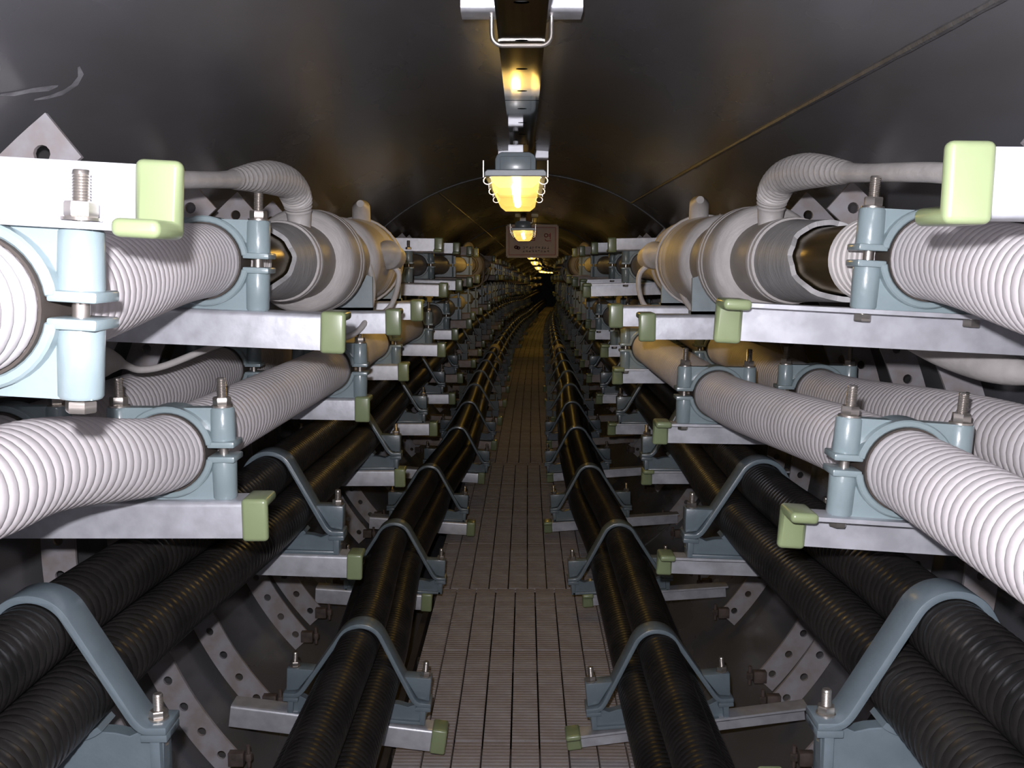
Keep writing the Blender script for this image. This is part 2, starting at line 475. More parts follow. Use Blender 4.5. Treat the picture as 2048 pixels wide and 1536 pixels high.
LINER = MB().prism(arcpts(0.0697, 0, 360, 40)[:-1], -0.033, 0.033).mesh('liner', 'liner')
# liner as a thin ring
def ring_mesh(r0, r1, y0, y1, n, m, name):
    mb = MB(); v = []; f = []
    for (r, y) in ((r0, y0), (r1, y0), (r1, y1), (r0, y1)):
        for k in range(n):
            a = 2 * PI * k / n; v.append((r * math.cos(a), y, r * math.sin(a)))
    for i in range(4):
        for k in range(n):
            k2 = (k + 1) % n; j = (i + 1) % 4
            f.append((i * n + k, i * n + k2, j * n + k2, j * n + k))
    mb.add(v, f); return mb.mesh(name, m)
LINER = ring_mesh(0.0668, 0.0699, -0.036, 0.036, 40, 'liner', 'liner')
def bolt_kit(hang=False):
    k = []
    for e in (-1, 1):
        zb, zt = -LH - 0.009, UH + 0.052
        if hang: zb, zt = -LH - 0.002, UH + 0.056
        zn = UH + (0.008 if hang else 0)
        k.append(('bolt', stud(e * BX, zb, zt, 0.0085, UH + 0.002, 0.012), [('washer', washer(e * BX, zn, 0.0185)), ('nut', nut(e * BX, zn, 0.0158, 0.015))]))
    return k
CLAMP_KIT = [('upper_half', CLAMP_UP, []), ('lower_half', CLAMP_LO, []), ('liner', LINER, [])] + bolt_kit()
CLAMP_HANG = [('upper_half', CLAMP_UP, []), ('lower_half', CLAMP_LO, []), ('liner', LINER, [])] + bolt_kit(True)
def far_clamp():
    mb = MB()
    for sg, H in ((1, UH), (-1, LH)):
        web = [(0.112, 0.009 * sg), (0.112, H * sg), (-0.112, H * sg), (-0.112, 0.009 * sg)] + [(x, z * sg) for x, z in arcpts(0.0695, 172, 8, 10)]
        mb.prism(web, -0.018, 0.018)
        for e in (-1, 1): mb.lathe([(0.012 * sg, 0.021), (H * sg, 0.021)], (e * BX, 0, 0), 'z', 8)
    for e in (-1, 1): mb.lathe([(-LH - .01, 0.009), (UH + 0.045, 0.009)], (e * BX, 0, 0), 'z', 6)
    return mb.mesh('cable_clamp_far', 'clamp')
CLAMP_FAR = far_clamp()

# ------------------------------------------------------------------ trefoil clamp (three cables)
ZF = -0.055                                   # height of the strap feet against the lower pair's centres
def strap_path():
    R = RB + 0.002 + 0.0065
    cxz = (0.0, 0.1055)
    foot = (0.173, ZF)
    d = math.hypot(foot[0] - cxz[0], foot[1] - cxz[1]); base = math.atan2(foot[1] - cxz[1], foot[0] - cxz[0])
    ta = base + math.acos(R / d)
    pts = [(0.219, ZF)]
    tp = (cxz[0] + R * math.cos(ta), cxz[1] + R * math.sin(ta))
    dx, dz = tp[0] - foot[0], tp[1] - foot[1]; L = math.hypot(dx, dz)
    a = (0.188, ZF); b = (foot[0] + dx / L * 0.03, foot[1] + dz / L * 0.03)
    for i in range(6):
        t = i / 5
        pts.append(((1 - t) ** 2 * a[0] + 2 * t * (1 - t) * foot[0] + t * t * b[0], (1 - t) ** 2 * a[1] + 2 * t * (1 - t) * foot[1] + t * t * b[1]))
    n = 9
    for i in range(n + 1):
        an = ta + (PI / 2 - ta) * i / n
        pts.append((cxz[0] + R * math.cos(an), cxz[1] + R * math.sin(an)))
    return pts
def offset_poly(path, t):
    n = len(path); up = []; dn = []
    for i in range(n):
        a, b = path[max(i - 1, 0)], path[min(i + 1, n - 1)]
        dx, dz = b[0] - a[0], b[1] - a[1]; L = math.hypot(dx, dz) or 1
        nx, nz = -dz / L, dx / L
        up.append((path[i][0] + nx * t, path[i][1] + nz * t)); dn.append((path[i][0] - nx * t, path[i][1] - nz * t))
    return up + dn[::-1]
SP = strap_path()
SP_FULL = SP + [(-x, z) for x, z in SP[::-1][1:]]
def strap_mesh(bev, wd=0.036):
    return MB().prism(offset_poly(SP_FULL, 0.0068), -wd, wd, bev, 2).mesh('strap', 'strap', 40)
def base_mesh(bev, deep=0.12):
    rr = RB + 0.003; top = ZF - 0.0075
    a0 = math.degrees(math.asin((top) / rr)) if abs(top / rr) < 1 else -40
    xo = 0.061
    right = [(0.219, top), (0.219, top - 0.013), (0.207, top - 0.020), (0.204, -deep)]
    sad = [(xo + rr * math.cos(math.radians(a)), rr * math.sin(math.radians(a))) for a in [a0 - i * (180 + 2 * a0) / 14 * 1.0 for i in range(15)]]
    sad = [p for p in sad if p[0] > 0.004]
    poly = [(x, z) for x, z in right[::-1]]
    poly = poly + [(0.172, top), (0.150, top - 0.010), (0.125, top - 0.004)] + sad if sad[0][0] < 0.150 else poly + sad
    left = [(-x, z) for x, z in poly[::-1]]
    mb = MB().prism(poly + left, -0.016, 0.016, bev, 1)
    for e in (-1, 1):
        x0, x1 = sorted((e * 0.174, e * 0.219)); mb.box(x0, x1, -0.033, 0.033, top - 0.013, top, bev)
        x0, x1 = sorted((e * 0.188, e * 0.205)); mb.box(x0, x1, -0.029, 0.029, -deep, top - 0.010, bev)
    mb.box(-0.200, 0.200, -0.029, 0.029, -deep, -deep + 0.010, bev)
    rim = [(xo + (rr + .001) * math.cos(math.radians(a)), (rr + .001) * math.sin(math.radians(a))) for a in range(-50, -131, -10)]
    rim2 = [(xo + (rr + .012) * math.cos(math.radians(a)), (rr + .012) * math.sin(math.radians(a))) for a in range(-130, -49, 10)]
    for e in (-1, 1): mb.prism([(e * x, z) for x, z in rim + rim2], -0.030, 0.030, 0.0)
    return mb.mesh('base', 'strap', 40)
def gusset_mesh(e):
    mb = MB()
    hz = ZF + 0.078
    # point on slope at height hz and near the foot
    x_hi = None
    for (xa, za), (xb, zb) in zip(SP, SP[1:]):
        if za <= hz <= zb: x_hi = xa + (xb - xa) * (hz - za) / (zb - za)
    pl = [(0.213, ZF + 0.007), (0.215, hz), (x_hi + 0.006, hz), (0.178, ZF + 0.012)]
    mb.prism([(e * x, z) for x, z in pl], -0.020, 0.030, 0.004, 2)
    return mb.mesh('gusset', 'strap', 40)
STRAP, BASE = strap_mesh(0.0025), base_mesh(0.002)
GUS = {e: gusset_mesh(e) for e in (-1, 1)}
TX = 0.195
def tref_bolts(top):
    k = []
    for e in (-1, 1):
        k.append(('bolt', stud(e * TX, ZF - 0.03, top + 0.045, 0.0085, top + 0.002, 0.011), [('washer', washer(e * TX, top, 0.017)), ('nut', nut(e * TX, top, 0.0155, 0.013))]))
    return k
TREF_OPEN = [('strap', STRAP, []), ('base', base_mesh(0.002, 0.165), [])] + tref_bolts(ZF + 0.007)
TREF_GUS = [('strap', STRAP, []), ('base', BASE, []), ('gusset', GUS[-1], []), ('gusset', GUS[1], [])] + tref_bolts(ZF + 0.078)
def far_tref():
    mb = MB(); mb.prism(offset_poly(SP_FULL[::2] if len(SP_FULL) % 2 else SP_FULL, 0.0068), -0.034, 0.034)
    for e in (-1, 1):
        x0, x1 = sorted((e * 0.16, e * 0.212))
        mb.box(x0, x1, -0.03, 0.03, -0.12, ZF - 0.008)
        mb.lathe([(ZF, 0.009), (ZF + 0.11, 0.009)], (e * TX, 0, 0), 'z', 6)
        mb.prism([(e * .213, ZF + .007), (e * .213, ZF + .075), (e * .14, ZF + .075), (e * .178, ZF + .01)], -.02, .03)
    mb.box(-0.15, 0.15, -0.03, 0.03, -0.12, -0.07)
    return mb.mesh('trefoil_clamp_far', 'strap')
TREF_FAR = far_tref()

# ------------------------------------------------------------------ angle-steel arms with plastic end caps
LEG, TH = 0.066, 0.007
def l_profile(kind, t=TH, g=0.0, rounded=True):
    """polygon in y,z; the clamp rests on z = 0 (or hangs from it)"""
    h = LEG / 2 + g
    if kind in ('front', 'back'):
        r = 0.010
        arc = [(-h + r - r * math.cos(a), g - r + r * math.sin(a)) for a in [i * PI / 8 for i in range(5)]] if rounded else [(-h, g)]
        p = [(h, g), (h, g - t), (-h + t, g - t), (-h + t, -LEG - g), (-h, -LEG - g)] + arc
        return p if kind == 'front' else [(-y, z) for y, z in p[::-1]]
    r = 0.010
    arc = [(-h + r - r * math.cos(a), -g + r - r * math.sin(a)) for a in [i * PI / 8 for i in range(5)]] if rounded else [(-h, -g)]
    p = [(h, -g), (h, -g + t), (-h + t, -g + t), (-h + t, LEG + g), (-h, LEG + g)] + arc
    return p if kind == 'hang_front' else [(-y, z) for y, z in p[::-1]]
_arm = {}
def arm_kit(kind, s, L, far_dim=False):
    L = round(L / 0.04) * 0.04; key = (kind, s, L, far_dim)
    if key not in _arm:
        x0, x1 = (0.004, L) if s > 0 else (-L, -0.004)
        bar = MB().prismx(l_profile(kind), x0, x1).mesh('angle_bar', 'galv_far_dim' if far_dim else 'galv', 30)
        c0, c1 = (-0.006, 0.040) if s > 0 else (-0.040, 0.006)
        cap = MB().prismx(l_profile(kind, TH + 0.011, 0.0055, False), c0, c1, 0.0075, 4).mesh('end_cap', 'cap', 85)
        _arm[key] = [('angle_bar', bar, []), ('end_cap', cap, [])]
    return _arm[key]
def wall_x(z, r=1.10):
    return math.sqrt(max(0.05, r * r - (z - ZC) ** 2))
def arm(kind, s, y, z_at, x_at, tip, tilt, label, group, yaw=0.0, L=None):
    """tip = |x| of the inner end; z_at = seat height where |x| = x_at; tilt in degrees, positive lifts the tip"""
    zt = z_at + math.tan(math.radians(tilt)) * (x_at - tip)
    ln = L or max(0.15, wall_x(z_at - 0.03) - tip)
    rot = (0, s * math.radians(tilt), math.radians(yaw))
    return build('support_arm', arm_kit(kind, s, ln, y > 7), W(s * tip, y, zt), rot, label, 'support arm', group)

# ------------------------------------------------------------------ perforated curved bars on the wall
def bar_mesh(s, a0, a1, r0=1.082, r1=1.165, th=0.009):
    n = max(3, int(math.radians(a1 - a0) * 1.11 / 0.085))
    mb = MB(); K = 12
    for yy, flip in ((-th / 2, False), (th / 2, True)):
        for c in range(n):
            b0 = math.radians(a0 + (a1 - a0) * c / n); b1 = math.radians(a0 + (a1 - a0) * (c + 1) / n)
            def P(u, v):
                a = b0 + (b1 - b0) * u; r = r0 + (r1 - r0) * v
                return (s * r * math.cos(a), yy, r * math.sin(a))
            v = []
            for k in range(K):
                t = 2 * PI * k / K + PI / 4
                cu, cv = math.cos(t), math.sin(t); m_ = max(abs(cu), abs(cv))
                v.append(P(0.5 + 0.5 * cu / m_, 0.5 + 0.5 * cv / m_))
            for k in range(K):
                t = 2 * PI * k / K + PI / 4
                v.append(P(0.5 + 0.15 * math.cos(t), 0.5 + 0.155 * math.sin(t)))
            f = []
            for k in range(K):
                k2 = (k + 1) % K
                q = (k, k2, K + k2, K + k)
                f.append(q if (flip == (s > 0)) else q[::-1])
            mb.add(v, f)
            if not flip:
                vi = [(p[0], -th / 2, p[2]) for p in v[K:]] + [(p[0], th / 2, p[2]) for p in v[K:]]
                mb.add(vi, [(k, (k + 1) % K, K + (k + 1) % K, K + k) for k in range(K)])
    for r in (r0, r1):
        v = []; m_ = n * 2
        for i in range(m_ + 1):
            a = math.radians(a0 + (a1 - a0) * i / m_)
            v += [(s * r * math.cos(a), -th / 2, r * math.sin(a)), (s * r * math.cos(a), th / 2, r * math.sin(a))]
        mb.add(v, [(2 * i, 2 * i + 1, 2 * i + 3, 2 * i + 2) for i in range(m_)])
    for a in (a0, a1):
        a = math.radians(a)
        mb.add([(s * r0 * math.cos(a), -th / 2, r0 * math.sin(a)), (s * r1 * math.cos(a), -th / 2, r1 * math.sin(a)), (s * r1 * math.cos(a), th / 2, r1 * math.sin(a)), (s * r0 * math.cos(a), th / 2, r0 * math.sin(a))], [(0, 1, 2, 3)])
    return mb.mesh('perforated_bar', 'bar')
BAR = {s: bar_mesh(s, -42, 49) for s in (-1, 1)}
BAR_LONG = {s: bar_mesh(s, -42, 52) for s in (-1, 1)}
def foot_clip(s):
    mb = MB(); a = math.radians(-42)
    x, z = s * 1.10 * math.cos(a), 1.10 * math.sin(a)
    mb.box(x - 0.022, x + 0.022, -0.03, -0.003, z - 0.005, z + 0.035, 0.002)
    hexa(mb, x - s * 0.03, z + 0.0, z + 0.022, 0.012)
    mb.lathe([(z - .02, .006), (z + .045, .006)], (x - s * 0.03, 0, 0), 'z', 8)
    return mb.mesh('foot_clip', 'rust')
CLIP = {s: foot_clip(s) for s in (-1, 1)}
bar_n = {-1: 0, 1: 0}
def wall_bar(s, y, clip=True):
    i = bar_n[s]; bar_n[s] += 1
    kit = [('perforated_strip', BAR[s] if clip else BAR_LONG[s], [])] + ([('foot_clip', CLIP[s], [])] if clip else [])
    build('wall_bar', kit, W(0, y, ZC), (0, 0, 0), '%s perforated curved steel bar fixed to the %s tunnel wall' % (ORD[i] if i else 'nearest', SIDE[s]), 'wall bar', 'perforated bars on the %s wall' % SIDE[s])

# ------------------------------------------------------------------ frames: arms and clamps along both sides
NF = 31
FY = [1.62, 2.85, 4.05, 5.25] + [6.45 + 1.2 * i for i in range(NF - 4)]
MIDY = {-1: [1.75, 3.0, 4.15], 1: [1.62, 2.86, 4.1]}
MIDTIP = {-1: [.452, .462, .478], 1: [.445, .390, .378]}
MIDTILT = {-1: [0, -1.0, 0], 1: [3.8, 1.0, 0]}
T3TIP = {-1: [.470, .468, .486], 1: [.420, .408, .500]}
LOWTIP = {-1: [.25, .226, .380, .262, .26, .22], 1: [.2, .137, .257, .115, .152, .17]}
KINDLOW = {-1: 'front', 1: 'back'}
def o(i): return ORD[i] if i else 'nearest'
def clamp(y, s, run, i, label, hang=False, tilt=0.0):
    x, z = at(run, s, y)
    dx = at(run, s, y + .05)[0] + cx(y + .05) - at(run, s, y - .05)[0] - cx(y - .05)
    yaw = -math.atan2(dx, 0.1) * 0.5
    if i > 4:
        c = link('cable_clamp', CLAMP_FAR); c.location = W(x, y, z); tag(c, label, 'cable clamp', 'blue grey cable clamps')
        return c
    return build('cable_clamp', CLAMP_HANG if hang else CLAMP_KIT, W(x, y, z), (0, s * math.radians(tilt), yaw), label, 'cable clamp', 'blue grey cable clamps')
def trefoil(y, s, run, i, label, gus=True, tilt=0.0):
    x, z = at(run, s, y)
    if i > 5:
        c = link('trefoil_clamp', TREF_FAR); c.location = W(x, y, z); tag(c, label, 'cable clamp', 'humped strap clamps')
        return c
    return build('trefoil_clamp', TREF_GUS if gus else TREF_OPEN, W(x, y, z), (0, s * math.radians(tilt), 0), label, 'cable clamp', 'humped strap clamps')

for s in (-1, 1):
    sd = SIDE[s]; kl = KINDLOW[s]; ku = 'hang_back' if s < 0 else 'hang_front'
    # hanging arm nearest the camera
    yh = 0.97 if s < 0 else 0.98
    x, z = at('top', s, yh)
    arm(ku, s, yh, z + UH, abs(x), .340 if s < 0 else .400, -3.2 if s < 0 else 0.5, 'bright angle arm with large green cap in the upper %s corner, nearest the camera' % sd, 'galvanised support arms', L=0.62 if s < 0 else 0.5)
    clamp(yh, s, 'top', 0, 'blue grey clamp hanging under the nearest upper %s arm' % sd, True, -3.2 if s < 0 else 0)
    # lower arm under the top cable, just before the joint
    yt = 1.85 if s < 0 else 1.66
    x, z = at('top', s, yt)
    tl = -2.4 if s < 0 else 3.0
    arm(kl, s, yt, z - LH, abs(x), .325 if s < 0 else .335, tl, 'long galvanised arm carrying the top %s cable in front of the large joint' % sd, 'galvanised support arms')
    clamp(yt, s, 'top', 0, 'blue grey clamp on the top %s cable just in front of the large joint' % sd, False, tl)
    wall_bar(s, yt - 0.30, False); wall_bar(s, 2.36)
    # short arms that carry the joint saddles
    for k, (y, tip) in enumerate(((2.92, .355), (3.62, .362)) if s < 0 else ((2.70, .318), (3.25, .285))):
        arm('front', s, y, -0.147, .56, tip, 0, '%s galvanised arm under the %s cable joint, carrying a grey saddle plate' % ('nearer' if k == 0 else 'farther', sd), 'galvanised support arms')
        if k: wall_bar(s, y + 0.05)
    for i, yf in enumerate(FY):
        # middle pair
        ym = MIDY[s][i] if i < 3 else yf
        tp = MIDTIP[s][i] if i < 3 else .44 + random.uniform(-.03, .03)
        tl = MIDTILT[s][i] if i < 3 else random.uniform(-1, 1)
        xi, zi = at('inner', s, ym); xo, zo = at('outer', s, ym)
        arm(kl, s, ym, zi - LH, abs(xi), tp, tl, '%s galvanised arm under the middle pair of pale cables on the %s' % (o(i), sd), 'galvanised support arms')
        clamp(ym, s, 'inner', i, '%s blue grey clamp along the middle walkway-side pale cable on the %s' % (o(i), sd), False, tl)
        if not (s > 0 and i == 0): clamp(ym, s, 'outer', i, '%s blue grey clamp along the middle wall-side pale cable on the %s' % (o(i), sd), False, tl)
        # third tier
        x, z = at('third', s, yf)
        tp = T3TIP[s][i] if i < 3 else .46 + random.uniform(-.03, .03)
        tl = -2.0 if i == 1 else 0.0
        arm(kl, s, yf, z - (0.165 if i == 0 else 0.12), abs(x), tp, tl * (1 if s < 0 else -1.0), '%s galvanised arm under the third-tier black cables on the %s' % (o(i), sd), 'galvanised support arms')
        trefoil(yf, s, 'third', i, '%s humped strap clamp over the third-tier black cables on the %s' % (o(i), sd), i > 0, tl * (1 if s < 0 else -1.0))
        # lowest tier
        if i >= 1:
            x, z = at('low', s, yf)
            tp = LOWTIP[s][i] if i < 6 else .23 + random.uniform(-.06, .06)
            tl = -7.5 if i == 1 else (-4.0 if i < 6 else -2)
            arm(kl, s, yf, z - 0.12, abs(x), tp, tl, '%s galvanised arm under the lowest black cables on the %s' % (o(i - 1), sd), 'galvanised support arms')
            trefoil(yf, s, 'low', i, '%s humped strap clamp over the lowest black cables on the %s' % (o(i - 1), sd), True, tl * .6)
        # top tier beyond the joint: arm above and arm below
        if i >= 3 and not (9.3 < yf < 11.5):
            x, z = at('top', s, yf)
            arm(ku, s, yf, z + UH, abs(x), .43 + random.uniform(-.03, .03), -1, '%s galvanised arm above the top cable on the %s, beyond the large joint' % (o(i - 3), sd), 'galvanised support arms', L=.45)
            arm(kl, s, yf, z - LH, abs(x), (.40 if s < 0 else .315) if i == 3 else .38 + random.uniform(-.03, .03), -1.5, '%s galvanised arm under the top cable on the %s, beyond the large joint' % (o(i - 3), sd), 'galvanised support arms')
            clamp(yf, s, 'top', i, '%s blue grey clamp on the top cable on the %s, beyond the large joint' % (o(i - 3), sd))
        if i > 0 and i < 24:
            wall_bar(s, yf - 0.12); 
            if i < 6: wall_bar(s, yf + 0.26)

# ------------------------------------------------------------------ large cable joints with bonding leads
def joint(s, y0, label, d=0.0):
    """parts around the top cable from y0 on; local frame at the cable axis"""
    xa, za = at('top', s, y0 + 0.9)
    def lat(prof, m, name, seg=40):
        prof = [(yy + (d if yy > .3 else 0), r) for yy, r in prof]
        fine = [prof[0]]
        for (ya, ra), (yb_, rb) in zip(prof, prof[1:]):
            n = max(1, int((yb_ - ya) / .03))
            fine += [(ya + (yb_ - ya) * i / n, ra + (rb - ra) * i / n) for i in range(1, n + 1)]
        prof = fine
        mb = MB(); n = []
        v = []; f = []
        for (yy, r) in prof:
            x, z = at('top', s, y0 + yy); c = W(x, y0 + yy, z) - root_loc
            for k in range(seg):
                a = 2 * PI * k / seg
                v.append((c.x + r * math.cos(a), c.y, c.z + r * math.sin(a)))
        for i in range(len(prof) - 1):
            for k in range(seg):
                k2 = (k + 1) % seg
                f.append((i * seg + k, (i + 1) * seg + k, (i + 1) * seg + k2, i * seg + k2))
        f.append(tuple(range(seg))); f.append(tuple((len(prof) - 1) * seg + k for k in range(seg - 1, -1, -1)))
        mb.add(v, f); return mb.mesh(name, m, 32)
    root_loc = W(xa, y0 + 0.9, za)
    root = link('cable_joint', None); root.location = root_loc
    tag(root, label, 'cable joint', 'large cable joints')
    bands = []
    for k in range(8):
        t = -0.115 + k * 0.0145
        bands += [(t, .0665), (t + .003, .0715), (t + .010, .072), (t + .013, .0672)]
    bands += [(0.0, .073), (.008, .0745), (.012, .070)]
    link('taped_end', lat(bands, 'tape', 'taped_end'), root)
    link('bare_sheath', lat([(.0, .0625), (.02, .064), (.22, .064), (.23, .06)], 'bronze', 'bare_sheath'), root)
    # sleeve with a ragged front edge
    mb = MB(); v = []; f = []; seg = 48
    prof = [(0, .078), (.03, .079), (.10, .081), (.2, .084), (.29, .0885), (.33, .0885)]
    for j, (yy, r) in enumerate(prof):
        for k in range(seg):
            a = 2 * PI * k / seg
            low = max(0.0, -math.sin(a))
            edge = 0.17 + 0.012 * math.sin(3 * a + 1) + 0.006 * math.sin(11 * a) - 0.12 * low ** 2.2
            y_ = edge + (0.34 + d - edge) * yy / .33
            x, z = at('top', s, y0 + y_); c = W(x, y0 + y_, z) - root_loc
            v.append((c.x + r * math.cos(a), c.y, c.z + r * math.sin(a)))
    for i in range(len(prof) - 1):
        for k in range(seg):
            k2 = (k + 1) % seg
            f.append((i * seg + k, (i + 1) * seg + k, (i + 1) * seg + k2, i * seg + k2))
    base = len(v)
    for k in range(seg):
        a = 2 * PI * k / seg
        p = v[k]; v.append((p[0] - .010 * math.cos(a), p[1] + .001, p[2] - .010 * math.sin(a)))
    for k in range(seg): f.append((k, (k + 1) % seg, base + (k + 1) % seg, base + k))
    mb.add(v, f)
    link('sleeve', mb.mesh('sleeve', 'sleeve'), root)
    link('taped_ridge', lat([(.325, .086), (.332, .093), (.345, .0945), (.352, .090), (.358, .0945), (.372, .095), (.378, .088)], 'tape', 'taped_ridge'), root)
    link('casing_neck', lat([(.37, .092), (.50, .094), (.56, .095)], 'tape2', 'casing_neck'), root)
    link('flange', lat([(.525, .094), (.532, .104), (.545, .122), (.556, .130), (.575, .1345), (.66, .135), (.665, .130), (.672, .136), (.69, .137), (.695, .131), (.703, .1375), (.725, .138), (.735, .128), (.745, .106)], 'tape', 'flange'), root)
    link('casing', lat([(.735, .107), (.80, .108), (1.0, .108), (1.06, .108)], 'tape2', 'casing'), root)
    link('flange', lat([(1.00, .108), (1.007, .118), (1.018, .128), (1.035, .133), (1.30, .134), (1.31, .139), (1.335, .140), (1.342, .132), (1.35, .140), (1.375, .141), (1.385, .133)], 'tape', 'flange_b'), root)
    link('casing', lat([(1.38, .128), (1.60, .128), (1.605, .136), (1.63, .137), (1.64, .12), (1.68, .104)], 'tape2', 'casing_b'), root)
    link('taped_tail', lat([(1.66, .098), (1.72, .092), (1.92, .086), (2.05, .070), (2.10, .066)], 'tape', 'taped_tail'), root)
    def loc(x, y, z): return tuple(W(x, y, z) - root_loc)
    # fat taped elbow on top, thinning into a lead towards the camera
    ye = y0 + d
    x1, z1 = at('top', s, ye + .44)
    xn = x1 + (-.02 * s)
    P = [(xn, ye + .46, z1 + .07, .026), (xn, ye + .455, z1 + .115, .030), (xn, ye + .43, z1 + .155, .036), (xn + .004 * s, ye + .36, z1 + .180, .036), (xn + .012 * s, ye + .25, z1 + .183, .036),
         (xn + .02 * s, ye + .15, z1 + .176, .031), (xn + .03 * s, ye + .05, z1 + .165, .022), (xn + .035 * s, ye - .05, z1 + .155, .0165), (xn + .05 * s, ye - .3, z1 + .135, .0155), (xn + .07 * s, ye - .65, z1 + .10, .0155), (xn + .12 * s, ye - 1.2, z1 + .10, .0155)]
    Q = smooth_path(P, 14)
    pts = [loc(*q[:3]) for q in Q]
    rad = [q[3] + (0.0022 * math.sin(i * 2.1) if 14 < i < 100 and q[3] > .02 else 0) for i, q in enumerate(Q)]
    link('taped_elbow', MB().sweep(pts, rad, 20).mesh('taped_elbow', 'lead', 60), root)
    # bulb boot on the walkway side with two leads
    yb = y0 + (1.20 if s < 0 else 1.56)
    x2, z2 = at('top', s, yb)
    xb, zb = x2 - .138 * s, z2 + .018
    bd = MB()
    dr = Vector((.22 * s, -.95, .12)).normalized()
    prof = [(-.06, .036), (-.02, .042), (.0, .0445), (.012, .046), (.020, .046), (.026, .041), (.05, .038), (.075, .030), (.10, .019), (.125, .011)]
    bd.sweep([Vector(loc(xb, yb, zb)) + dr * h for h, r in prof], [r for h, r in prof], 22)
    link('boot', bd.mesh('boot', 'lead', 40), root)
    tip = Vector((xb, yb, zb)) + dr * .12
    if s < 0:
        L1 = [tuple(tip), (tip.x - .012, tip.y - .04, tip.z + .004), (tip.x - .012, tip.y - .07, tip.z - .025), (tip.x + .006, tip.y - .10, tip.z - .10), (tip.x + .006, tip.y - .14, tip.z - .16),
              (tip.x - .008, tip.y - .20, tip.z - .215), (tip.x - .045, tip.y - .24, tip.z - .245), (tip.x - .12, tip.y - .24, tip.z - .262)]
        L2 = [(xb + .01, yb + .03, zb - .035), (xb + .026, yb + .03, zb - .06), (xb + .020, yb + .02, zb - .11), (xb + .002, yb + .0, zb - .16), (xb - .04, yb + .02, zb - .195)]
    else:
        L1 = [tuple(tip), (tip.x + .012, tip.y - .03, tip.z + .004), (tip.x + .022, tip.y - .06, tip.z - .025), (tip.x + .026, tip.y - .10, tip.z - .09), (tip.x + .035, tip.y - .15, tip.z - .145), (tip.x + .07, tip.y - .2, tip.z - .20)]
        L2 = [(xb - .01, yb + .02, zb - .03), (xb - .040, yb + .02, zb - .055), (xb - .046, yb + .02, zb - .10), (xb - .030, yb + .0, zb - .16), (xb + .02, yb - .03, zb - .21)]
    link('bonding_lead', MB().sweep([loc(*q) for q in smooth_path(L1, 8)], .0088, 10).mesh('bonding_lead', 'lead', 60), root)
    link('bonding_lead', MB().sweep([loc(*q) for q in smooth_path(L2, 8)], .0088, 10).mesh('bonding_lead_b', 'lead', 60), root)
    # taped plug on top with a strap round the casing
    x3, z3 = at('top', s, y0 + 1.4)
    pl = [loc(x3 - .02 * s, y0 + 1.40, z3 + .12), loc(x3 - .021 * s, y0 + 1.39, z3 + .15), loc(x3 - .024 * s, y0 + 1.37, z3 + .178), loc(x3 - .028 * s, y0 + 1.33, z3 + .188)]
    link('taped_plug', MB().sweep(pl, [.03, .031, .030, .012], 16).mesh('taped_plug', 'lead', 50), root)
    st = [loc(x3 + .144 * math.cos(a), y0 + 1.43 + .02 * math.cos(2 * a), z3 + .144 * math.sin(a)) for a in [math.radians(d_) for d_ in range(0, 361, 10)]]
    link('tie_wire', MB().sweep(st, .0045, 8).mesh('tie_wire', 'lead', 60), root)
    return root
for s in (-1, 1):
    joint(s, J0[s], 'large grey taped cable joint on the %s with stepped flanges and a bonding elbow' % SIDE[s], 0.05 if s > 0 else 0.0)
    joint(s, 9.45, 'far cable joint lit yellow beneath the lamps on the %s' % SIDE[s])
    # grey saddle plates on the short arms
    for k, y in enumerate((2.92, 3.62) if s < 0 else (2.70, 3.25)):
        x, z = at('top', s, y)
        r = (.1165, .132)[0 if (y - J0[s]) < 1.03 else 1]
        if (y - J0[s]) > 1.39: r = .130
        zb = -0.147 - z
        pl = [(-0.126, zb), (-0.126, -0.045)] + [(r * math.cos(math.radians(a)), r * math.sin(math.radians(a))) for a in range(200, 341, 10)] + [(0.126, -0.045), (0.126, zb)]
        mb = MB(); mb.prism(pl, -0.006, 0.006)
        mb.box(-.126, .126, -.006, .045, zb, zb + .008)
        me = mb.mesh('saddle_plate', 'saddle')
        ob = link('saddle_plate', me); ob.location = W(x, y, z)
        tag(ob, '%s grey saddle plate holding up the %s cable joint' % ('nearer' if k == 0 else 'farther', SIDE[s]), 'saddle plate', 'joint saddle plates')

# pale taped sleeves on the lowest cables farther down the tunnel
for s in (-1, 1):
    for k, (y0_, dx, dz, nm) in enumerate(((12.3, -0.061 * s, 0, 'nearer, lower'), (13.3, 0, 0.1055, 'farther, upper'))):
        mb = MB(); pts = []; rr = []
        for i in range(13):
            y = y0_ + .05 * i; x, z = at('low', s, y)
            pts.append(W(x + dx, y, z + dz)); rr.append(.068 + .012 * math.sin(PI * i / 12))
        tag(link('taped_sleeve', mb.sweep(pts, rr, 18).mesh('taped_sleeve', 'tape')), '%s pale taped sleeve on the lowest black cables far down the %s' % (nm.replace(',', ''), SIDE[s]), 'cable joint', 'pale sleeves on the lowest cables')

